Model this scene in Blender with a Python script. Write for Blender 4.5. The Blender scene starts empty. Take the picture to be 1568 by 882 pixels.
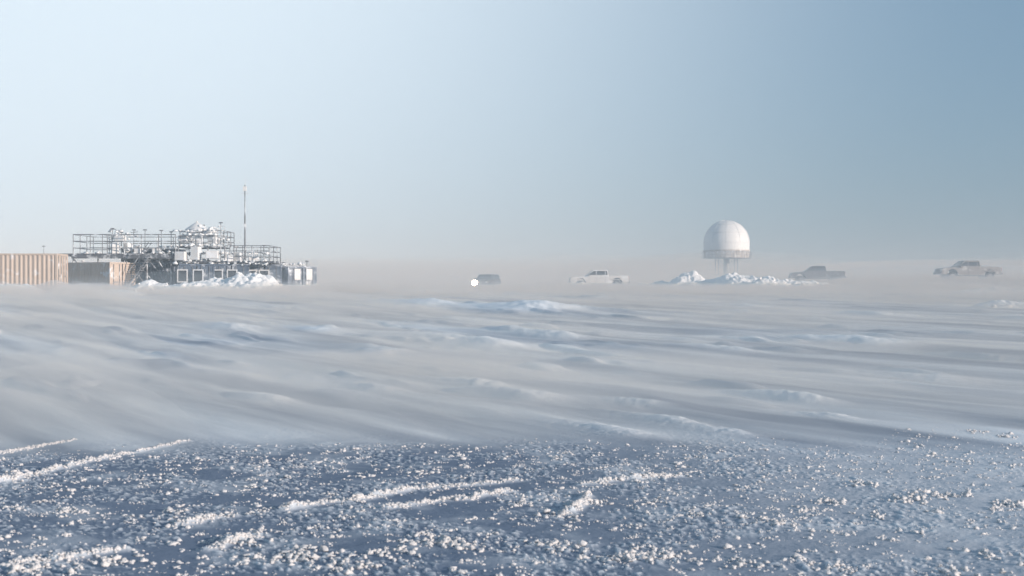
import bpy, bmesh, math, random
import numpy as np
from mathutils import Vector, Matrix
random.seed(7); RNG=np.random.default_rng(11)
sc=bpy.context.scene
F=2178.0; CZ=1.7
SUN_AZ=math.radians(120); SUN_EL=math.radians(13)

# ------------------------------------------------------------ noise
def mk(seed):
    r=np.random.default_rng(seed); p=r.permutation(256); a=r.random(256)*2*np.pi
    return np.concatenate([p,p]),np.cos(a),np.sin(a)
_T={}
def pn(x,y,seed=0):
    if seed not in _T:_T[seed]=mk(seed)
    p,gx,gy=_T[seed]
    x=np.asarray(x,float);y=np.asarray(y,float)
    xi=np.floor(x).astype(int);yi=np.floor(y).astype(int);xf=x-xi;yf=y-yi
    xi&=255;yi&=255;x1=(xi+1)&255;y1=(yi+1)&255
    u=xf*xf*xf*(xf*(xf*6-15)+10);v=yf*yf*yf*(yf*(yf*6-15)+10)
    def g(a,b,dx,dy):
        h=p[p[a]+b];return gx[h]*dx+gy[h]*dy
    n00=g(xi,yi,xf,yf);n10=g(x1,yi,xf-1,yf);n01=g(xi,y1,xf,yf-1);n11=g(x1,y1,xf-1,yf-1)
    a=n00+u*(n10-n00);b=n01+u*(n11-n01)
    return (a+v*(b-a))*1.5
def fbm(x,y,o=4,seed=0):
    s=0;a=1;f=1;t=0
    for i in range(o):
        s=s+a*pn(x*f+i*17.3,y*f-i*9.1,seed+i);t+=a;a*=.5;f*=2.03
    return s/t
def ss(a,b,x):
    t=np.clip((np.asarray(x,float)-a)/(b-a),0,1);return t*t*(3-2*t)

# ------------------------------------------------------------ terrain
RIDGES=[[(-5.6,13.6),(-5.3,14.3),(-5.12,15.2),(-4.93,16.0)],[(-4.72,11.9),(-4.5,12.5),(-4.32,13.1),(-3.98,14.4),(-3.6,15.7)],
 [(-1.75,10.8),(-1.5,11.2),(-1.2,11.45),(-.8,11.95),(-.45,12.2),(.05,12.55)],[(-.95,10.9),(-.6,11.3),(-.4,11.35),(0.0,11.85)],
 [(-2.4,10.15),(-2.2,10.4),(-2.05,10.5)],[(.6,12.3),(.85,12.5),(1.0,12.62),(1.5,12.8)],[(.42,10.7),(.55,11.2),(.62,11.6)],[(-3.1,8.6),(-2.75,9.0),(-2.5,9.25)],[(-2.0,9.3),(-1.7,9.75)]]
def ridge_d(x,y):
    d=np.full(np.shape(x),9.0)
    xw=x+.05*fbm(np.asarray(x)/.5,np.asarray(y)/.5,2,72)
    for R in RIDGES:
        for (ax,ay),(bx,by) in zip(R[:-1],R[1:]):
            vx,vy=bx-ax,by-ay;t=np.clip(((xw-ax)*vx+(y-ay)*vy)/(vx*vx+vy*vy),0,1)
            d=np.minimum(d,np.hypot(xw-ax-t*vx,y-ay-t*vy))
    return d
def base(x,y):
    r=np.hypot(x,y)
    yy=np.where(y>0,r,0)
    z=1.38*ss(14,92,yy)
    z=z+1.05*ss(4,44,x)*ss(75,132,y)
    z=z+.30*np.exp(-((x-8.7)/9)**2-((y-145)/14)**2)
    z=z+6.6*ss(55,125,x)*ss(240,450,y)
    z=z+.8*fbm(x/160,y/160,3,50)*ss(170,400,r)
    return z
WA=math.radians(-60)
ca,sa=math.cos(WA),math.sin(WA)
def wind(x,y): return x*ca+y*sa, -x*sa+y*ca
NOSE=[]
def nose_at(px,py,l,w,h):
    D=60.
    for _ in range(30):
        zb=1.38*float(ss(14,92,D));D=(CZ-zb)*F/(py-441)*.35+D*.65
    NOSE.append(((px-784)/F*D,D,l,w,h))
for a in((1230,612,1.6,.32,.11),(1035,648,1.3,.28,.08),(955,665,1.5,.32,.09),(985,622,1.2,.26,.08),(740,594,2.0,.4,.13),(820,612,1.8,.4,.11),(755,532,3.2,.9,.22),(860,520,3,.7,.16),(1340,528,4,.8,.17),(365,506,3.5,.8,.17),(660,468,4,1.2,.25),(600,540,2.5,.6,.12),(828,476,4,1.6,.36),(415,612,1.5,.35,.10),(1275,640,1.2,.26,.07),(490,508,3,.7,.14),(1120,665,1.3,.3,.08),(1440,580,2.2,.5,.10),(1130,540,2.6,.6,.11),(680,520,2.6,.5,.13),(580,600,1.6,.4,.09)): nose_at(*a)
def noses(x,y):
    x=np.asarray(x,float);y=np.asarray(y,float);z=np.zeros(x.shape)
    for (cx,cy,l,w,h) in NOSE:
        m=(np.abs(x-cx)<4*l)&(np.abs(y-cy)<4*l)
        if not m.any(): continue
        X=x[m];Y=y[m]
        u,v=wind(X-cx,Y-cy)
        uu=np.where(u>0,u/(l*.35),u/(l*1.1))
        v=v+.15*w*np.sin(u*3/l)
        z[m]+=h*np.exp(-uu**2-(v/w)**2)*(1+.35*fbm(X/(w*.6),Y/(w*.6),3,77))
    return z
def height(x,y):
    r=np.hypot(x,y)
    z=base(x,y)
    u,v=wind(x,y)
    wx=fbm(x/6,y/6,2,90)
    n1=fbm(u/14,v/2.4+wx*.7,3,20); n2=fbm(u/5,v/.8+wx,3,30)
    k=ss(13.5,20,r)
    far=1-ss(120,260,r)
    z=z+k*far*(.125*n1+.032*n2)
    z=z+k*far*.012*np.abs(fbm(u/1.8,v/.25,3,33))
    c=fbm(u/4.5+7,v/1.1-3+wx*.5,3,60)
    z=z+k*far*.10*ss(.22,.55,c)*ss(17,26,r)
    z=z+noses(x,y)*ss(14,18,r)
    f=1-ss(14,18,r)
    z=z+f*(.03*fbm(x/1.6,y/1.6,3,40)+.010*fbm(x/.22,y/.22,3,44))
    z=z+f*.014*crust(x,y)
    d=ridge_d(x,y)
    z=z+f*.035*np.exp(-(d/.05)**2)*np.clip(.75+1.1*fbm(x/.2,y/.2,2,71),0,1.6)
    return z
def crust(x,y):
    q=fbm(x/.055,y/.055,3,47); m=ss(-.3,.25,fbm(x/.9,y/.9,2,48))
    return m*ss(.10,.34,q)*(.45+.55*(1-ss(1.8,4.,x)))

def mesh_obj(name,verts,faces,mats,parent=None,smooth=False):
    me=bpy.data.meshes.new(name)
    verts=np.asarray(verts,dtype=np.float32)
    if isinstance(faces,np.ndarray):
        n=faces.shape[1];me.vertices.add(len(verts));me.vertices.foreach_set('co',verts.ravel())
        me.loops.add(faces.size);me.loops.foreach_set('vertex_index',faces.astype(np.int32).ravel())
        me.polygons.add(len(faces));me.polygons.foreach_set('loop_start',np.arange(0,faces.size,n,dtype=np.int32))
        me.polygons.foreach_set('loop_total',np.full(len(faces),n,dtype=np.int32))
        me.update(calc_edges=True)
    else:
        me.from_pydata([tuple(map(float,v)) for v in verts],[],faces);me.update()
    if smooth: me.polygons.foreach_set('use_smooth',[True]*len(me.polygons))
    ob=bpy.data.objects.new(name,me);sc.collection.objects.link(ob)
    for m in (mats if isinstance(mats,(list,tuple)) else [mats]): me.materials.append(m)
    if parent: ob.parent=parent
    return ob
def gridfaces(nr,nc,wrap=False):
    i=np.arange(nr-1)[:,None];j=np.arange(nc if wrap else nc-1)[None,:]
    j2=(j+1)%nc
    return np.stack([(i*nc+j),(i*nc+j2),((i+1)*nc+j2),((i+1)*nc+j)],-1).reshape(-1,4)
def empty(name,loc=(0,0,0),rz=0):
    e=bpy.data.objects.new(name,None);e.location=loc;e.rotation_euler=(0,0,rz);sc.collection.objects.link(e);return e

# ------------------------------------------------------------ materials
def mat(name,col,rough=.6,metal=0,var=.12,scale=3,snow=0,bump=0,bscale=20,spec=.5):
    m=bpy.data.materials.new(name);m.use_nodes=True;nt=m.node_tree;N=nt.nodes;L=nt.links
    b=N['Principled BSDF'];b.inputs['Roughness'].default_value=rough;b.inputs['Metallic'].default_value=metal
    b.inputs['Specular IOR Level'].default_value=spec
    tc=N.new('ShaderNodeNewGeometry')
    nz=N.new('ShaderNodeTexNoise');nz.inputs['Scale'].default_value=scale;nz.inputs['Detail'].default_value=6
    L.new(tc.outputs['Position'],nz.inputs['Vector'])
    mx=N.new('ShaderNodeMix');mx.data_type='RGBA'
    L.new(nz.outputs['Fac'],mx.inputs[0])
    mx.inputs[6].default_value=(*[c*(1-var) for c in col],1);mx.inputs[7].default_value=(*[min(1,c*(1+var)) for c in col],1)
    out=mx.outputs[2]
    if snow>0:
        n2=N.new('ShaderNodeTexNoise');n2.inputs['Scale'].default_value=1.7;n2.inputs['Detail'].default_value=8;n2.inputs['Roughness'].default_value=.65
        L.new(tc.outputs['Position'],n2.inputs['Vector'])
        rr=N.new('ShaderNodeValToRGB');e=rr.color_ramp.elements
        e[0].position=.62-.3*snow;e[1].position=.78-.3*snow
        L.new(n2.outputs['Fac'],rr.inputs[0])
        m3=N.new('ShaderNodeMix');m3.data_type='RGBA';L.new(rr.outputs[0],m3.inputs[0]);L.new(out,m3.inputs[6]);m3.inputs[7].default_value=(.8,.82,.85,1)
        out=m3.outputs[2]
    L.new(out,b.inputs['Base Color'])
    if bump>0:
        n4=N.new('ShaderNodeTexNoise');n4.inputs['Scale'].default_value=bscale;n4.inputs['Detail'].default_value=5
        L.new(tc.outputs['Position'],n4.inputs['Vector'])
        bp=N.new('ShaderNodeBump');bp.inputs['Strength'].default_value=bump;bp.inputs['Distance'].default_value=.02
        L.new(n4.outputs['Fac'],bp.inputs['Height']);L.new(bp.outputs[0],b.inputs['Normal'])
    return m
def snow_ground():
    m=bpy.data.materials.new('wind_packed_snow');m.use_nodes=True;nt=m.node_tree;N=nt.nodes;L=nt.links
    b=N['Principled BSDF'];b.inputs['Roughness'].default_value=.75;b.inputs['Specular IOR Level'].default_value=.2
    g=N.new('ShaderNodeNewGeometry')
    at=N.new('ShaderNodeAttribute');at.attribute_name='shade_glaze'  # blends snow toward a dark blue of painted shade and icy glaze
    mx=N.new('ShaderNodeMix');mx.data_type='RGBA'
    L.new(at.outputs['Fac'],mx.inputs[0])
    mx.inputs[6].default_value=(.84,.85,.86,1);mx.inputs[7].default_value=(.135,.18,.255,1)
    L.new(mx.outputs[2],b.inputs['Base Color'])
    n2=N.new('ShaderNodeTexNoise');n2.inputs['Scale'].default_value=28;n2.inputs['Detail'].default_value=6
    L.new(g.outputs['Position'],n2.inputs['Vector'])
    bp=N.new('ShaderNodeBump');bp.inputs['Strength'].default_value=.45;bp.inputs['Distance'].default_value=.015
    L.new(n2.outputs['Fac'],bp.inputs['Height']);L.new(bp.outputs[0],b.inputs['Normal'])
    return m
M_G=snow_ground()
M_SNOW=mat('fresh_snow',(.86,.86,.86),.75,var=.04,bump=.4,bscale=14,spec=.25)
M_CRUMB=mat('crumbled_snow',(.70,.67,.66),.85,var=.12,bump=.5,bscale=60,spec=.15)
M_TAN=mat('tan_container_paint',(.54,.43,.35),.6,var=.12,scale=1.5,snow=.15)
M_BLUE=mat('blue_grey_container_paint',(.10,.13,.18),.55,var=.2,scale=2,snow=.4)
M_DARK=mat('dark_steel',(.09,.095,.11),.6,snow=.35)
M_STEEL=mat('galvanised_steel',(.16,.165,.18),.5,metal=.2,snow=.4)
M_WHITE=mat('white_rimed_metal',(.74,.72,.70),.6,snow=.5)
M_GLASS=mat('dark_glass',(.05,.055,.065),.15,var=.1)
M_RAD=mat('radome_fabric',(.74,.735,.73),.55,var=.04,scale=.4)
M_SEAM=mat('radome_seam',(.56,.57,.59),.6)
M_TYRE=mat('tyre_rubber',(.03,.03,.032),.85,snow=.1)
M_RIM=mat('wheel_rim',(.35,.35,.36),.4,metal=.6)
M_BUMP=mat('bumper_trim',(.12,.12,.13),.5,snow=.15)

# ------------------------------------------------------------ ground sheet
def ground():
    rs=np.concatenate([np.linspace(.3,6,16)[:-1],np.linspace(6,20,600)[:-1],np.geomspace(20,200,480)[:-1],np.geomspace(200,6000,60)])
    th=np.concatenate([np.linspace(-27,27,900),np.linspace(27,333,150)[1:-1]])*math.pi/180
    R,T=np.meshgrid(rs,th,indexing='ij');X=R*np.sin(T);Y=R*np.cos(T)
    Z=height(X,Y)
    u,v=wind(X,Y)
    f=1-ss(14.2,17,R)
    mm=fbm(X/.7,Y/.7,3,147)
    gl=(.98-.30*ss(.0,.5,mm))*(.38+.62*(1-ss(-.5,5,X)))*(1-.65*ss(.1,.7,crust(X,Y)))  # icy glaze plus painted shade, darker at left and between crust bumps
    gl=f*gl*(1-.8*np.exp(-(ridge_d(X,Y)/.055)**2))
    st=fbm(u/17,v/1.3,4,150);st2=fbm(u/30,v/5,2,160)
    g2=np.clip(.36+1.2*st+.5*st2,0,.82)  # bluish shade between lit drifts, painted as streaks along the wind
    g2=g2*(1-np.clip(noses(X,Y)*9,0,1))  # painted shade left off the drift noses so they read as lit
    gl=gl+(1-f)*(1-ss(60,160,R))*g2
    V=np.stack([X,Y,Z],-1).reshape(-1,3);Fc=gridfaces(len(rs),len(th),True)[:,::-1]
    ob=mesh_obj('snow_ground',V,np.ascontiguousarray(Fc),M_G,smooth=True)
    a=ob.data.attributes.new('shade_glaze','FLOAT','POINT');a.data.foreach_set('value',gl.astype(np.float32).ravel())
ground()

# ------------------------------------------------------------ snow chunks
def ico(sub):
    bm=bmesh.new();bmesh.ops.create_icosphere(bm,subdivisions=sub,radius=1)
    v=np.array([x.co[:] for x in bm.verts]);f=np.array([[q.index for q in p.verts] for p in bm.faces]);bm.free();return v,f
def variants(sub,n,amp):
    v,f=ico(sub);out=[]
    for i in range(n):
        o=i*13.7
        d=1+amp*(pn(v[:,0]*1.3+o,v[:,1]*1.3+v[:,2]*1.7,5)+.6*pn(v[:,2]*2.6+o,v[:,0]*2.6-v[:,1]*2.2,6))
        w=v*np.maximum(d,.25)[:,None];w*=RNG.uniform(.6,1.4,3)
        out.append(w)
    return out,f
def scatter(name,P,S,sub=1,amp=.5,m=None,flat=.75,smooth=True):
    vs,f=variants(sub,16,amp);nv=len(vs[0]);n=len(P)
    V=np.empty((n,nv,3));
    idx=RNG.integers(0,16,n);a=RNG.random(n)*6.28
    A=np.stack(vs)[idx]
    c,s=np.cos(a)[:,None],np.sin(a)[:,None]
    V[:,:,0]=A[:,:,0]*c-A[:,:,1]*s;V[:,:,1]=A[:,:,0]*s+A[:,:,1]*c;V[:,:,2]=A[:,:,2]*flat
    V=V*S[:,None,None]+P[:,None,:]
    Fc=(f[None]+(np.arange(n)*nv)[:,None,None]).reshape(-1,3)
    return mesh_obj(name,V.reshape(-1,3),Fc,m or M_SNOW,smooth=smooth)
N0=430000
th=RNG.uniform(-.47,.47,N0);r=np.sqrt(RNG.uniform(6.8**2,19**2,N0))
x=r*np.sin(th);y=r*np.cos(th)
rowdir=math.radians(62)
rv=-x*math.sin(rowdir)+y*math.cos(rowdir)
rows=.5+.5*np.sin(rv*2*math.pi/.42+2.2*fbm(x/1.2,y/1.2,2,81))
pm=ss(-.35,.30,fbm(x/.8,y/.8,3,80)+.08)
clump=ss(-.02,.34,fbm(x/.13,y/.13,3,84))
edge=15.2+1.1*fbm(x/1.5,y*0+3,3,82)+2.2*ss(2,6,x)
fade=1-ss(0,1.6,r-edge+.8)
right=1-.72*ss(1.8,4.0,x)*(1-ss(9.5,10.8,y)*.5)
prob=1.0*clump*(.22+.78*rows)*pm*fade*right
keep=RNG.random(N0)<prob
x,y=x[keep],y[keep]
n=len(x)
big=ss(.0,.5,fbm(x/.35,y/.35,2,86))
S=np.clip(RNG.lognormal(math.log(.0072),.5,n)*(.8+.7*big),.0035,.026)
rx=[];ry=[]
for R in RIDGES:
    for (ax,ay),(bx,by) in zip(R[:-1],R[1:]):
        L_=math.hypot(bx-ax,by-ay);k=int(L_*480)
        t=RNG.random(k);rx.append(ax+t*(bx-ax)+RNG.normal(0,.026,k));ry.append(ay+t*(by-ay)+RNG.normal(0,.026,k))
rx=np.concatenate(rx);ry=np.concatenate(ry)
kk=RNG.random(len(rx))<np.clip(.68+1.0*fbm(rx/.22,ry/.22,3,73),.08,1);rx=rx[kk];ry=ry[kk]
rx=rx-.05*fbm(rx/.5,ry/.5,2,72)
X=np.concatenate([x,rx]);Y=np.concatenate([y,ry]);S=np.concatenate([S,np.clip(RNG.lognormal(math.log(.010),.4,len(rx)),.004,.022)])
Z=height(X,Y)+S*.12
scatter('snow_crumbs',np.stack([X,Y,Z],1),S,1,.8,M_CRUMB,.62,True)
pts=[]
def onground(px,py): D=CZ*F/(py-441); return (px-784)/F*D,D
cl=[(50,872,30,.026),(165,856,56,.020),(450,852,70,.022),(660,835,60,.020),(800,770,24,.018),(870,790,36,.019),(905,772,36,.019),(960,858,60,.020),(1130,862,34,.02),(1270,768,30,.02),(1400,764,40,.024),(1455,760,40,.024),(1320,742,30,.02),(1545,775,34,.022),(1450,878,26,.022),(1510,852,26,.02),(590,850,40,.02),(540,870,30,.02),(700,838,30,.02),(1010,850,40,.02),(850,835,40,.018),(100,785,24,.018),(1490,665,16,.02),(1540,672,16,.02),(1280,870,26,.02),(1180,800,26,.018),(1230,780,26,.018),(1340,790,20,.018),(1060,790,30,.016),(1000,770,30,.016),(300,800,26,.016),(380,830,30,.017)]
for px,py,k,sz in cl:
    gx,gy=onground(px,py)
    for i in range(k):
        pts.append((gx+random.gauss(0,.009*k**.5*1.7),gy+random.gauss(0,.11),sz*random.uniform(.3,1.1)))
A=np.array(pts);Z=height(A[:,0],A[:,1])+A[:,2]*.2
scatter('snow_lumps',np.stack([A[:,0],A[:,1],Z],1),A[:,2],2,.9,M_CRUMB)

# ------------------------------------------------------------ snow banks
def bank(px,ytop,D,wpx,dep,seed,rough=.5,pk=None):
    s=D/F;cx=(px-784)*s;w=wpx*s;cy=D
    zt=CZ+(441-ytop)*s;b0=float(base(np.array(cx),np.array(cy)))
    h=max(.28,(zt-b0)*1.15)
    nx=max(60,int(w/.06));ny=max(40,int(dep/.09))
    nx=min(nx,260);ny=min(ny,110)
    u=np.linspace(-1,1,nx);v=np.linspace(-1,1,ny);V_,U=np.meshgrid(v,u,indexing='ij')
    x=cx+U*w/2;y=cy+V_*dep/2
    env=np.clip(1-U**2,0,1)**.9*np.clip(1-V_**2,0,1)**.8
    n=fbm(x/1.9,y/1.9,3,seed);n2=fbm(x/.7,y/.7,4,seed+5)
    H=h*env*(1+.75*n*rough*1.6)+env**.5*h*.30*rough*(np.abs(n2)*2-.3)+env**.5*.06*fbm(x/.2,y/.2,3,seed+9)
    z=base(x,y)+H-.12*(1-env)-.03
    mesh_obj('snow_bank',np.stack([x,y,z],-1).reshape(-1,3),gridfaces(ny,nx),M_SNOW,smooth=True)
    k=int(w*dep*.35*rough)
    if k>0:
        U=RNG.uniform(-.85,.85,k);V2=RNG.uniform(-.9,.5,k);x=cx+U*w/2;y=cy+V2*dep/2
        env=np.clip(1-U**2,0,1)**.9*np.clip(1-V2**2,0,1)**.8
        n=fbm(x/1.9,y/1.9,3,seed)
        z=base(x,y)+h*env*(1+.75*n*rough*1.6)-.01
        return np.stack([x,y,z],1),RNG.uniform(.04,.15,k)
    return None
BK=[(372,426,92,160,7,100,.7),(300,435,90,150,5,101,.6),(238,435,93,110,4,102,.7),(120,446,86,150,5,103,.5),(20,434,84,110,4,104,.5),(180,451,80,110,5,105,.4),
 (440,438,96,110,5,106,.6),(540,442,97,150,5,107,.5),(640,444,90,160,5,108,.4),(590,439,104,70,3,109,.6),
 (1055,424,112,90,6,110,.5),(1132,425,108,110,7,111,.5),(1185,430,104,160,6,112,.7),(1240,434,106,140,5,113,.7),(1095,430,110,200,6,114,.5),(1030,433,113,130,6,144,.5),
 (1420,435,102,120,5,115,.7),(1465,446,98,120,5,116,.7),(1370,445,96,120,5,117,.6),(1530,455,84,180,6,118,.6),(1540,480,58,130,3,119,.6),(1500,464,78,140,4,120,.5),(1310,442,100,160,5,145,.6),
 (890,436,122,150,5,121,.5),(820,440,118,140,5,122,.5),(985,436,118,150,5,123,.6),(940,438,124,110,5,146,.5),(700,443,120,140,5,124,.5),(760,444,124,120,5,147,.5)]
bp=[];bs=[]
for b in BK:
    q=bank(*b)
    if q: bp.append(q[0]);bs.append(q[1])
scatter('snow_blocks',np.vstack(bp),np.concatenate(bs),2,.9,flat=.6,smooth=False)

# ------------------------------------------------------------ builder
class MB:
    def __init__(s): s.v=[];s.f=[]
    def box(s,c,d,rz=0,tilt=0):
        o=len(s.v);cz,sz_=math.cos(rz),math.sin(rz)
        for dx in(-.5,.5):
            for dy in(-.5,.5):
                for dz in(-.5,.5):
                    x,y,z=dx*d[0],dy*d[1],dz*d[2]
                    s.v.append((c[0]+x*cz-y*sz_,c[1]+x*sz_+y*cz,c[2]+z))
        s.f+=[tuple(o+i for i in q) for q in[(0,1,3,2),(4,6,7,5),(0,4,5,1),(2,3,7,6),(0,2,6,4),(1,5,7,3)]]
        return s
    def tube(s,a,b,r=.03,n=6):
        a=Vector(a);b=Vector(b);d=(b-a).normalized();u=d.orthogonal().normalized();w=d.cross(u);o=len(s.v)
        for p in(a,b):
            for i in range(n):
                t=i*2*math.pi/n;q=p+(u*math.cos(t)+w*math.sin(t))*r;s.v.append(tuple(q))
        for i in range(n):
            j=(i+1)%n;s.f.append((o+i,o+j,o+n+j,o+n+i))
        s.f.append(tuple(o+i for i in range(n))[::-1]);s.f.append(tuple(o+n+i for i in range(n)));return s
    def cone(s,c,r0,r1,h,n=16):
        o=len(s.v)
        for (r,z) in((r0,0),(r1,h)):
            for i in range(n):
                t=i*2*math.pi/n;s.v.append((c[0]+r*math.cos(t),c[1]+r*math.sin(t),c[2]+z))
        for i in range(n):
            j=(i+1)%n;s.f.append((o+i,o+j,o+n+j,o+n+i))
        s.f.append(tuple(o+i for i in range(n))[::-1]);s.f.append(tuple(o+n+i for i in range(n)));return s
    def rail(s,a,b,h=1.1,n=None,bars=3,r=.025):
        a=Vector(a);b=Vector(b);L_=(b-a).length;n=n or max(1,round(L_/1.3))
        for i in range(n+1):
            p=a.lerp(b,i/n);s.tube(p,p+Vector((0,0,h)),r)
        for k in range(bars):
            z=Vector((0,0,h*(1-k/bars)));s.tube(a+z,b+z,r)
        return s
    def prism(s,prof,w0,w1=None):
        o=len(s.v);n=len(prof)
        for y in(-w0,w0):
            for x,z in prof:s.v.append((x,y,z))
        s.f.append(tuple(o+i for i in range(n)));s.f.append(tuple(o+n+i for i in range(n))[::-1])
        for i in range(n):
            j=(i+1)%n;s.f.append((o+j,o+i,o+n+i,o+n+j))
        return s
    def build(s,name,m,parent=None,bev=0,smooth=False):
        ob=mesh_obj(name,s.v,s.f,m,parent,smooth)
        bm=bmesh.new();bm.from_mesh(ob.data);bmesh.ops.recalc_face_normals(bm,faces=bm.faces);bm.to_mesh(ob.data);bm.free()
        if bev:
            md=ob.modifiers.new('b','BEVEL');md.width=bev;md.segments=2;md.limit_method='ANGLE'
        return ob
def container(parent,c,L_,rz,paint,h=2.59,W=2.44,doors=True):
    R=Matrix.Rotation(rz,3,'Z')
    def T(b):
        b.v=[tuple(R@Vector(p)+Vector(c)) for p in b.v];return b
    b=MB()
    for sgn in(-1,1):
        o=len(b.v);x=-L_/2+.1
        prof=[]
        while x<L_/2-.1:
            prof+=[(x,0),(x+.07,0),(x+.14,.04),(x+.21,.04)];x+=.28
        prof.append((L_/2-.08,0))
        for z in(.12,h-.1):
            for (xx,d) in prof:b.v.append((xx,sgn*(W/2-.01-d),z))
        n=len(prof)
        for i in range(n-1):b.f.append((o+i,o+i+1,o+n+i+1,o+n+i))
    o=len(b.v);prof=[];yv=-W/2+.1
    while yv<W/2-.1: prof+=[(yv,0),(yv+.07,0),(yv+.14,.04),(yv+.21,.04)];yv+=.28
    for z in(.12,h-.1):
        for (yy,d) in prof:b.v.append((-L_/2+.01+d,yy,z))
    n=len(prof)
    for i in range(n-1):b.f.append((o+i,o+i+1,o+n+i+1,o+n+i))
    b.box((0,0,h-.04),(L_-.1,W-.1,.03))
    T(b).build('corrugated_walls',paint,parent)
    f=MB()
    for sx in(-1,1):
        for sy in(-1,1): f.box((sx*(L_/2-.06),sy*(W/2-.06),h/2),(.13,.13,h))
    for sy in(-1,1):
        for z in(.07,h-.06): f.box((0,sy*(W/2-.055),z),(L_-.26,.10,.12))
    for sx in(-1,1):
        for z in(.07,h-.06): f.box((sx*(L_/2-.055),0,z),(.10,W-.26,.12))
    T(f).build('corner_frame',paint,parent,.01)
    d=MB()
    if doors:
        for sy in(-1,1): d.box((L_/2-.05,sy*(W/4-.035),h/2),(.05,W/2-.16,h-.26))
        T(d).build('door_leaves',paint,parent)
        q=MB()
        for yy in(-.85,-.3,.3,.85): q.tube((L_/2+.0,yy,.15),(L_/2+.0,yy,h-.15),.025)
        for yy in(-.6,.6): q.box((L_/2+.005,yy,1.2),(.03,.35,.05))
        T(q).build('lock_rods',M_STEEL,parent)
    else:
        d.box((L_/2-.05,0,h/2),(.05,W-.26,h-.26));T(d).build('end_wall',paint,parent)

def PX(px,D=100.): return (px-784)*D/F
def PZ(py,D=100.): return CZ+(441-py)*D/F
e=empty('shipping_container');container(e,(PX(85,88)-6.1,88+1.2,PZ(388,88)-2.59),12.19,math.radians(2),M_TAN)
e=empty('shipping_container')
th=math.radians(-30);zc=PZ(402,101)-2.59
cor=(PX(168,99),99.0)
R=Matrix.Rotation(th,2);o_=R@Vector((6.06/2,-2.44/2));container(e,(cor[0]-o_.x,cor[1]-o_.y,zc),6.06,th,M_TAN)

# ------------------------------------------------------------ research station
st=empty('research_station')
zt=PZ(404)
rzv=math.radians(-90)
for px,dd in((292,100),(345,100.6),(396,102)):
    container(st,(PX(px,dd),dd+3.03,zt-2.59),6.06,rzv+math.radians(8),M_BLUE)
w=MB();g=MB()
for px,dd in((280,99.9),(304,99.9),(334,100.4),(356,100.4),(386,101.8),(405,101.8)):
    x0=PX(px,dd);z0=zt-.85
    w.box((x0,dd-.14,z0+.42),(.74,.06,.08));w.box((x0,dd-.14,z0-.42),(.74,.06,.08))
    w.box((x0-.33,dd-.14,z0),(.08,.06,.76));w.box((x0+.33,dd-.14,z0),(.08,.06,.76));g.box((x0,dd-.15,z0),(.58,.03,.76))
w.build('window_frames',M_WHITE,st);g.build('window_panes',M_GLASS,st)
container(st,(PX(232,107),108.5,PZ(402,107)-2.9),7.5,math.radians(6),M_BLUE,h=2.9)
b=MB();b.box((PX(228,103),104.5,PZ(391,103)),(4.0,4.0,.95),math.radians(4));b.build('deck_plinth',M_DARK,st,.03)
b=MB()
b.box((PX(187,103),103.2,PZ(391,103)),(7.7,5.0,.16));b.box((PX(187,100.6),100.66,PZ(393,100.6)),(7.2,.06,.26))
b.box((PX(340,101),103.4,zt+.14),(7.4,5.2,.14))
b.box((PX(303,101),103.0,PZ(378,101)),(3.0,4.0,.10))
b.build('deck_platforms',M_DARK,st)
b=MB()
for px in(112,150,190,225,262):
    b.tube((PX(px,101),101,.9),(PX(px,101),101,PZ(394,101)),.06)
for p0,p1 in((112,150),(190,225),(205,240),(225,262),(240,268)):
    b.tube((PX(p0,101.1),101.1,PZ(396,101)),(PX(p1,101.1),101.1,PZ(438,101)),.045)
b.build('support_legs',M_STEEL,st)
zd=PZ(390,101)
r_=MB();yl,yb=100.75,105.6
r_.rail((PX(107),yl,zd),(PX(265),yl,zd),1.42,6,3,.035);r_.rail((PX(107)-.0,yb,zd),(PX(262),yb,zd),1.42,6,3,.03)
r_.rail((PX(107),yl,zd),(PX(107),yb,zd),1.42,3,3,.03);r_.rail((PX(152),yl,zd),(PX(152),yb,zd),1.42,2,3,.03)
z2=zt+.2
r_.rail((PX(340),100.9,z2),(PX(410),100.9,z2),1.1,5,3,.03);r_.rail((PX(410),100.9,z2),(PX(410),105.5,z2),1.1,3,3,.03);r_.rail((PX(335),105.5,z2),(PX(410),105.5,z2),1.1,4,3,.03)
z3=PZ(377,101)
r_.rail((PX(270),101.1,z3),(PX(338),101.1,z3),1.1,4,3,.03);r_.rail((PX(270),104.8,z3),(PX(338),104.8,z3),1.1,4,3,.03);r_.rail((PX(270),101.1,z3),(PX(270),104.8,z3),1.1,3,3,.03);r_.rail((PX(338),101.1,z3),(PX(338),104.8,z3),1.1,3,3,.03)
for px in(268,290,314,340):
    r_.tube((PX(px),100.95,z2-.1),(PX(px),100.95,z3),.06)
r_.build('railings',M_STEEL,st)
b=MB()
for (px,py,wx,hz,dd) in((277,392,.75,.62,100.7),(300,388,.6,.95,100.8),(325,390,.85,.55,100.7),(281,366,.6,.55,101.5),(303,370,.5,.8,101.7),(327,368,.7,.55,101.4),(292,355,.5,.4,102),(318,360,.5,.5,102),
     (350,396,.6,.5,101.5),(366,394,.5,.7,102),(388,398,.7,.45,102),(176,380,.5,.8,101.4),(184,366,.7,.4,101.6),(196,378,.4,.6,102),(212,384,.5,.4,102),(240,384,.6,.35,102)):
    b.box((PX(px,dd),dd,PZ(py,dd)),(wx,.6,hz),random.uniform(-.4,.4))
b.build('instrument_boxes',M_WHITE,st,.04)
b=MB()
b.cone((PX(290),102.4,PZ(354)),.82,.82,.22,20);b.cone((PX(290),102.4,PZ(354)+.22),.86,.08,.52,20)
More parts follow.
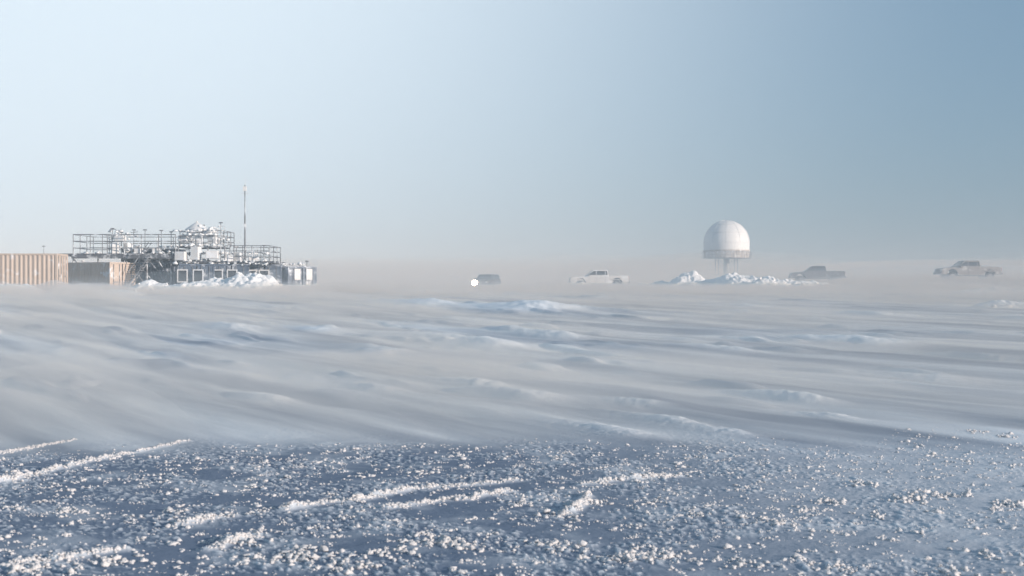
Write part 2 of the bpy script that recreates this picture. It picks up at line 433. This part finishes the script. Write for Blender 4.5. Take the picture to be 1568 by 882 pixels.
b.cone((PX(290),102.4,PZ(354)+.70),.06,.06,.12,8)
b.build('conical_dome',M_WHITE,st)
b=MB()
for (px,y0,y1,dd) in((338,404,341,101),(172,390,350,101.5),(180,390,353,103),(186,392,356,102),(205,392,352,104),(222,392,352,103),(247,392,353,103),(262,392,355,103.5),(311,377,345,103),(322,377,350,102),(333,377,352,103),(352,404,374,103),(362,404,378,102),(404,404,376,103),(470,410,400,108)):
    b.tube((PX(px,dd),dd,PZ(y0,dd)),(PX(px,dd),dd,PZ(y1,dd)),.03)
    b.box((PX(px,dd),dd,PZ(y1,dd)),(.26,.12,.08),random.uniform(-.5,.5))
for px,py,dd in((338,347,101),(172,352,101.5),(205,356,104)):
    b.tube((PX(px-5,dd),dd,PZ(py,dd)),(PX(px+6,dd),dd,PZ(py-1,dd)),.02)
b.build('sensor_poles',M_STEEL,st)
b=MB()
for i in range(12):
    t=i/11;b.box((PX(196+t*30),100.3,PZ(438)+t*(PZ(394)-PZ(438))),(.28,.8,.05))
for yy in(99.9,100.7):
    b.tube((PX(196),yy,PZ(440)),(PX(228),yy,PZ(393)),.05);b.tube((PX(196),yy,PZ(440)+1),(PX(228),yy,PZ(393)+1),.03)
b.build('stairs',M_STEEL,st)
th=math.radians(-50);cor=(PX(441,103),103.);R=Matrix.Rotation(th,2);o_=R@Vector((3.03,-1.22))
container(st,(cor[0]-o_.x,cor[1]-o_.y,PZ(408,103)-2.59),6.06,th,M_BLUE)
b=MB();c_=Vector(cor);ex=R@Vector((0,1))
for k in(.75,1.75):
    p=c_+ex*k+(R@Vector((1,0)))*.06;b.box((p.x,p.y,PZ(420,103)),(.05,.5,.8),th)
b.build('end_windows',M_WHITE,st)
P=[];S=[]
for (a0,a1,b0,b1,dd,k) in((268,342,345,402,100.8,260),(165,200,350,388,101.5,60),(200,265,378,390,101,40),(342,410,384,404,101,60),(107,150,388,394,100.7,12),(268,410,400,406,100.2,100),(415,470,407,410,103.5,22)):
    for i in range(k):
        P.append((PX(random.uniform(a0,a1),dd),dd+random.uniform(-.15,2.2),PZ(random.uniform(b0,b1),dd)));S.append(random.uniform(.04,.15))
lv=[zd+.12,zd+1.42,z2+.02,z2+1.1,z3+.08,z3+1.1,z3+.55,zt+.05]
P=[(a,b_,min(lv,key=lambda q:abs(q-c_)) if random.random()<.75 else c_) for a,b_,c_ in P]
ob=scatter('rime_snow',np.array(P),np.array(S),2,.9,M_SNOW,.6);ob.parent=st

m=empty('antenna_mast');b=MB();x0=PX(375,103)
b.tube((x0,103,1.0),(x0,103,PZ(330,103)),.055,8);b.tube((x0,103,PZ(330,103)),(x0,103,PZ(283,103)),.04,8);b.build('pole',M_STEEL,m)
b=MB();b.box((x0,103,PZ(289,103)),(.26,.18,.34));b.box((x0,103,PZ(345,103)),(.16,.14,.22));b.tube((x0-.3,103,PZ(296,103)),(x0+.3,103,PZ(296,103)),.02);b.tube((x0+.02,103,PZ(283,103)),(x0+.02,103,PZ(272,103)),.015);b.build('instrument_head',M_WHITE,m)
m=empty('antenna_mast');b=MB();x0=PX(67,92);b.tube((x0,92,1.0),(x0,92,PZ(376,92)),.02);b.box((x0,92,PZ(377,92)),(.22,.06,.05));b.build('pole',M_STEEL,m)

# ------------------------------------------------------------ radome
def radome(cx,D,ytop,ybase,wpx):
    s=D/F;e=empty('radome');X0=(cx-784)*s;rad=wpx*s/2;zt=CZ+(441-ytop)*s;zb=CZ+(441-ybase)*s
    zc=zt-rad;gz=float(base(X0,D))
    ns,nr=64,26;V=[];prof=[]
    if zb<zc: prof+=[(rad*.985,zb),(rad*.995,(zb+zc)/2)]
    for i in range(nr):
        a=i/(nr)*math.pi/2;prof.append((rad*math.cos(a),zc+rad*math.sin(a)))
    for r,z in prof:
        for j in range(ns):
            t=j*2*math.pi/ns;V.append((X0+r*math.cos(t),D+r*math.sin(t),z))
    Fc=gridfaces(len(prof),ns,True).tolist();V.append((X0,D,zt));k=len(prof)-1
    Fc=[tuple(f) for f in Fc]+[(k*ns+j,k*ns+(j+1)%ns,len(V)-1) for j in range(ns)]
    mesh_obj('dome_shell',V,Fc,M_RAD,e,True)
    b=MB()
    for q in range(10):
        t0=q*2*math.pi/10+.15;pr=None
        for i in range(11):
            a=i/10*1.45;p=(X0+1.003*rad*math.cos(a)*math.cos(t0),D+1.003*rad*math.cos(a)*math.sin(t0),zc+1.003*rad*math.sin(a))
            if pr: b.tube(pr,p,.035,4)
            pr=p
    for a in(.0,.45,.9):
        pr=None
        for i in range(41):
            t=i*2*math.pi/40;p=(X0+1.003*rad*math.cos(a)*math.cos(t),D+1.003*rad*math.cos(a)*math.sin(t),zc+1.003*rad*math.sin(a))
            if pr:b.tube(pr,p,.035,4)
            pr=p
    b.build('panel_seams',M_SEAM,e)
    b=MB();b.cone((X0,D,zb-.35),rad*1.0,rad*1.03,.35,32);b.cone((X0,D,zb-1.5),rad*.97,rad*1.0,1.15,32);b.build('base_ring',mat('base_ring_paint',(.50,.46,.43),.6,snow=.4),e)
    b=MB()
    for j in range(24):
        t=j*2*math.pi/24;t2=(j+1)*2*math.pi/24
        p=Vector((X0+rad*1.07*math.cos(t),D+rad*1.07*math.sin(t),zb-1.5));p2=Vector((X0+rad*1.07*math.cos(t2),D+rad*1.07*math.sin(t2),zb-1.5))
        b.tube(p,p+Vector((0,0,1.1)),.04);b.tube(p+Vector((0,0,1.1)),p2+Vector((0,0,1.1)),.04);b.tube(p+Vector((0,0,.6)),p2+Vector((0,0,.6)),.03)
    b.cone((X0,D,zb-1.62),rad*1.08,rad*1.08,.10,32);b.build('walkway',M_STEEL,e)
    b=MB();b.cone((X0,D,gz-.5),rad*.14,rad*.13,zb-gz-1.2,20)
    for sx in(-.42,.42):
        for sy in(-.42,.42):
            b.tube((X0+sx*rad,D+sy*rad,gz-.5),(X0+sx*rad,D+sy*rad,zb-1.5),.08)
    for sy in(-.42,.42):
        b.tube((X0-.42*rad,D+sy*rad,gz+.2),(X0+.42*rad,D+sy*rad,zb-1.7),.05);b.tube((X0+.42*rad,D+sy*rad,gz+.2),(X0-.42*rad,D+sy*rad,zb-1.7),.05)
    b.build('support_tower',mat('fog_tinted_steel',(.32,.36,.40),.6),e)  # haze put into the colour: steel toned close to the fog
radome(1112.5,280,337,383,70)

# ------------------------------------------------------------ pickups
def pickup(name,loc,rz,col,snowy=.3,lamp=False,sc_=1.0,suv=False):
    e=empty(name,loc,rz);e.scale=(sc_,)*3
    pm=mat('truck_paint',col,.4,var=.08,snow=snowy,spec=.5)
    arc=lambda cx,r,z0,n=10:[(cx-r*math.cos(math.pi*i/n),z0+r*math.sin(math.pi*i/n)) for i in range(n+1)]
    prof=[(-2.9,.62)]+[(-2.32,.58)]+arc(-1.78,.50,.58)+[(-1.2,.50),(1.3,.50)]+arc(1.88,.50,.58)+[(2.5,.56),(2.88,.60),(2.93,.95),(2.84,1.14),(2.6,1.20),(1.38,1.30),(-.98,1.30),(-.99,.92),(-2.9,.92)]
    MB().prism(prof,.97).build('body',pm,e,.05,False)
    b=MB()
    for sy in(-1,1): b.box((-1.94,sy*.92,1.12),(1.92,.10,.42))
    b.box((-2.87,0,1.10),(.08,1.74,.44));b.build('bed_walls',pm,e,.03)
    xr=-.95 if not suv else -2.8
    hb,hr=.94,.74
    V=[(1.42,-hb,1.28),(1.42,hb,1.28),(xr,hb,1.28),(xr,-hb,1.28),(.58,-hr,1.90),(.58,hr,1.90),(xr+.15,hr,1.90),(xr+.15,-hr,1.90)]
    b=MB();b.v=V;b.f=[(0,3,2,1),(4,5,6,7),(0,1,5,4),(1,2,6,5),(2,3,7,6),(3,0,4,7)];b.build('cab',pm,e,.06)
    g=MB()
    for sy in(-1,1):
        def pt(x,z): t=(z-1.28)/.62;return (x,sy*(hb+(hr-hb)*t+.012),z)
        for xa,xb,xc,xd in((1.20,.34,.34,.55),(.26,-.55,-.55,.26))+(((-.65,-1.5,-1.45,-.65),(-1.6,-2.6,-2.5,-1.6)) if suv else ((-.62,-.82,-.78,-.62),)):
            o=len(g.v);g.v+=[pt(xa,1.38),pt(xb,1.38),pt(xc,1.78),pt(xd,1.78)];g.f.append((o,o+1,o+2,o+3))
    o=len(g.v)
    def wp(y,t): return (1.42+(.58-1.42)*t+.015,y,1.28+.62*t+.012)
    g.v+=[wp(-.80,.12),wp(.80,.12),wp(.64,.9),wp(-.64,.9)];g.f.append((o,o+1,o+2,o+3))
    o=len(g.v)
    def wr(y,t): return (xr+.15*t-.012,y,1.28+.62*t)
    g.v+=[wr(-.75,.15),wr(.75,.15),wr(.62,.85),wr(-.62,.85)];g.f.append((o,o+1,o+2,o+3))
    g.build('windows',M_GLASS,e)
    t=MB();rm=MB()
    for cx in(-1.78,1.88):
        for sy in(-1,1):
            o=Vector((cx,sy*.86,.41));n=24
            for (r,hw,bb) in((.41,.13,t),(.24,.14,rm)):
                oo=len(bb.v);ring=[(r*.93,-hw),(r,-hw*.75),(r,hw*.75),(r*.93,hw)]
                for (rr,yy) in ring:
                    for i in range(n):
                        a=i*2*math.pi/n;bb.v.append((o.x+rr*math.cos(a),o.y+yy,o.z+rr*math.sin(a)))
                for k in range(3):
                    for i in range(n):
                        j=(i+1)%n;bb.f.append((oo+k*n+i,oo+k*n+j,oo+(k+1)*n+j,oo+(k+1)*n+i))
                bb.f.append(tuple(oo+i for i in range(n)));bb.f.append(tuple(oo+3*n+i for i in range(n)))
    t.build('tyres',M_TYRE,e);rm.build('rims',M_RIM,e)
    b=MB();b.box((2.96,0,.68),(.16,1.9,.22));b.box((-2.98,0,.68),(.16,1.8,.18));b.box((2.93,0,.98),(.05,1.2,.24))
    for sy in(-1,1):
        b.box((1.05,sy*1.07,1.36),(.14,.20,.20));b.box((.05,sy*.99,.47),(2.3,.12,.06))
        for xx in(.30,-.60): b.box((xx,sy*.985,.92),(.02,.012,.72))
    b.box((0,0,.55),(4.6,.9,.18))
    b.build('bumpers_and_trim',M_BUMP,e,.02)
    h=MB()
    for sy in(-1,1): h.box((2.90,sy*.78,.98),(.08,.30,.20))
    h.build('headlamps',M_WHITE,e,.02)
    if lamp:
        h=MB();h.cone((0,0,0),.34,.28,.12,24);h.v=[(3.05+v[2],-.60+v[0],.90+v[1]) for v in h.v];h.build('driving_lamp',M_LAMP,e)
    h=MB()
    for sy in(-1,1): h.box((-2.92,sy*.90,1.10),(.05,.12,.34))
    h.build('tail_lamps',mat('tail_lamp_red',(.25,.03,.03),.4),e)
    return e
M_LAMP=bpy.data.materials.new('lit_headlamp');M_LAMP.use_nodes=True
q=M_LAMP.node_tree.nodes['Principled BSDF'];q.inputs['Emission Color'].default_value=(1,.95,.85,1);q.inputs['Emission Strength'].default_value=40
def place(px,D): x=PX(px,D);return x,D,float(base(np.array(x),np.array(D)))
x,y,z=place(1251,158);pickup('pickup_truck',(x,y,z-.02),math.radians(176),(.10,.085,.09),.1)
x,y,z=place(1482,136);pickup('pickup_truck',(x,y,z-.02),math.radians(184),(.26,.24,.23),.3)
x,y,z=place(917,143);pickup('pickup_truck',(x,y,z-.10),math.radians(180),(.64,.62,.60),.5)
x,y,z=place(745,165);e=pickup('sport_utility_vehicle',(x,y,1.38),math.radians(256),(.05,.04,.045),0,True,1.0,True)

# ------------------------------------------------------------ haze and drifting snow
def vol(name,dens,col,g):
    m=bpy.data.materials.new(name);m.use_nodes=True;nt=m.node_tree;nt.nodes.clear()
    o=nt.nodes.new('ShaderNodeOutputMaterial');v=nt.nodes.new('ShaderNodeVolumeScatter')
    v.inputs['Density'].default_value=dens;v.inputs['Color'].default_value=(*col,1);v.inputs['Anisotropy'].default_value=g
    nt.links.new(v.outputs[0],o.inputs['Volume']);return m
b=MB();b.box((0,0,8.0),(8000,8000,24));b.build('ice_haze',vol('ice_haze_volume',.0021,(.70,.84,.96),-.28))
def sheet_volume(name,r0,r1,nr,nc,topf,dens,col,bot=-.5):
    rs=np.geomspace(r0,r1,nr);th=np.linspace(-36,36,nc)*math.pi/180
    R,T=np.meshgrid(rs,th,indexing='ij');X=R*np.sin(T);Y=R*np.cos(T)
    b0=base(X,Y);top=b0+topf(X,Y,R);bt=b0+bot
    edge=np.zeros_like(top,bool);edge[0]=edge[-1]=True;edge[:,0]=edge[:,-1]=True
    top=np.where(edge,bt+.01,top)
    V=np.vstack([np.stack([X,Y,top],-1).reshape(-1,3),np.stack([X,Y,bt],-1).reshape(-1,3)])
    f=gridfaces(nr,nc);Fs=[f[:,::-1],f+nr*nc];o=nr*nc
    def side(ix):
        a=ix[:-1];b=ix[1:];return np.stack([a,b,b+o,a+o],-1)
    Fs+=[side(np.arange(nc)),side(np.arange(nc)+(nr-1)*nc)[:,::-1],side(np.arange(nr)*nc)[:,::-1],side(np.arange(nr)*nc+nc-1)]
    ob=mesh_obj(name,V,np.ascontiguousarray(np.vstack(Fs)),vol(name+'_volume',dens,col,-.15))
    bm=bmesh.new();bm.from_mesh(ob.data);bmesh.ops.recalc_face_normals(bm,faces=bm.faces);bm.to_mesh(ob.data);bm.free()
def t1(X,Y,R):
    u,v=wind(X,Y);n=fbm(u/13,v/1.5,3,200);n3=fbm(u/35,v/6,2,210)
    t=.23+.70*n+.30*n3+.20*ss(30,90,R)+.12*(1-ss(22,32,R))
    k=ss(13.8,17.5,R+.9*fbm(X/1.5,Y/3,2,215)-1.5*ss(2,6,X))
    return np.maximum(t*k-.1*(1-k),-.2)
sheet_volume('drifting_snow',13,130,240,340,t1,.20,(.71,.81,.93))
def t2(X,Y,R):
    u,v=wind(X,Y);return (1.9+1.5*fbm(u/40,v/14,3,220)+4.2*ss(195,262,R)*(1-ss(48,66,X)))*ss(60,100,R)-.15
sheet_volume('blowing_snow',55,700,90,120,t2,.0115,(.70,.84,.97))

# ------------------------------------------------------------ light
w=bpy.data.worlds.new('World');sc.world=w;w.use_nodes=True;N=w.node_tree.nodes;L=w.node_tree.links
bg=N['Background'];sk=N.new('ShaderNodeTexSky');sk.sky_type='NISHITA';sk.sun_disc=False
sk.sun_elevation=SUN_EL;sk.sun_rotation=SUN_AZ;sk.air_density=1.0;sk.dust_density=1.0;sk.ozone_density=3
STR=.145;bg.inputs[1].default_value=STR
tc=N.new('ShaderNodeTexCoord')
def mix(fac,a,b):
    m=N.new('ShaderNodeMix');m.data_type='RGBA'
    if isinstance(fac,float): m.inputs[0].default_value=fac
    else: L.new(fac,m.inputs[0])
    for i,s_ in((6,a),(7,b)):
        if isinstance(s_,tuple): m.inputs[i].default_value=(*[c/STR for c in s_],1)
        else: L.new(s_,m.inputs[i])
    return m.outputs[2]
base_c=mix(.74,sk.outputs[0],(.20,.34,.49))
az,el=math.radians(-19),math.radians(17)
dv=N.new('ShaderNodeVectorMath');dv.operation='DOT_PRODUCT';dv.inputs[1].default_value=(math.sin(az)*math.cos(el),math.cos(az)*math.cos(el),math.sin(el))
L.new(tc.outputs['Generated'],dv.inputs[0])
ac=N.new('ShaderNodeMath');ac.operation='ARCCOSINE';L.new(dv.outputs['Value'],ac.inputs[0])
mr=N.new('ShaderNodeMapRange');mr.interpolation_type='SMOOTHERSTEP'
mr.inputs['From Min'].default_value=math.radians(43);mr.inputs['From Max'].default_value=math.radians(3);mr.inputs['To Min'].default_value=0;mr.inputs['To Max'].default_value=1
L.new(ac.outputs[0],mr.inputs['Value'])
L.new(mix(mr.outputs[0],base_c,(.77,.91,1.03)),bg.inputs[0])
sl=bpy.data.lights.new('sun','SUN');sl.energy=5;sl.angle=math.radians(.5);sl.color=(1,.92,.85)
so=bpy.data.objects.new('sun',sl);sc.collection.objects.link(so)
d=Vector((math.sin(SUN_AZ)*math.cos(SUN_EL),math.cos(SUN_AZ)*math.cos(SUN_EL),math.sin(SUN_EL)))
so.rotation_euler=d.to_track_quat('Z','Y').to_euler()

cam=bpy.data.cameras.new('camera');cam.lens=50;cam.sensor_width=36;cam.clip_end=12000;cam.clip_start=.1
cam.dof.use_dof=True;cam.dof.focus_distance=60;cam.dof.aperture_fstop=5.0
co=bpy.data.objects.new('camera',cam);co.location=(0,0,CZ);co.rotation_euler=(math.radians(90),0,0);sc.collection.objects.link(co);sc.camera=co
sc.view_settings.view_transform='Standard';sc.view_settings.look='None';sc.view_settings.exposure=0
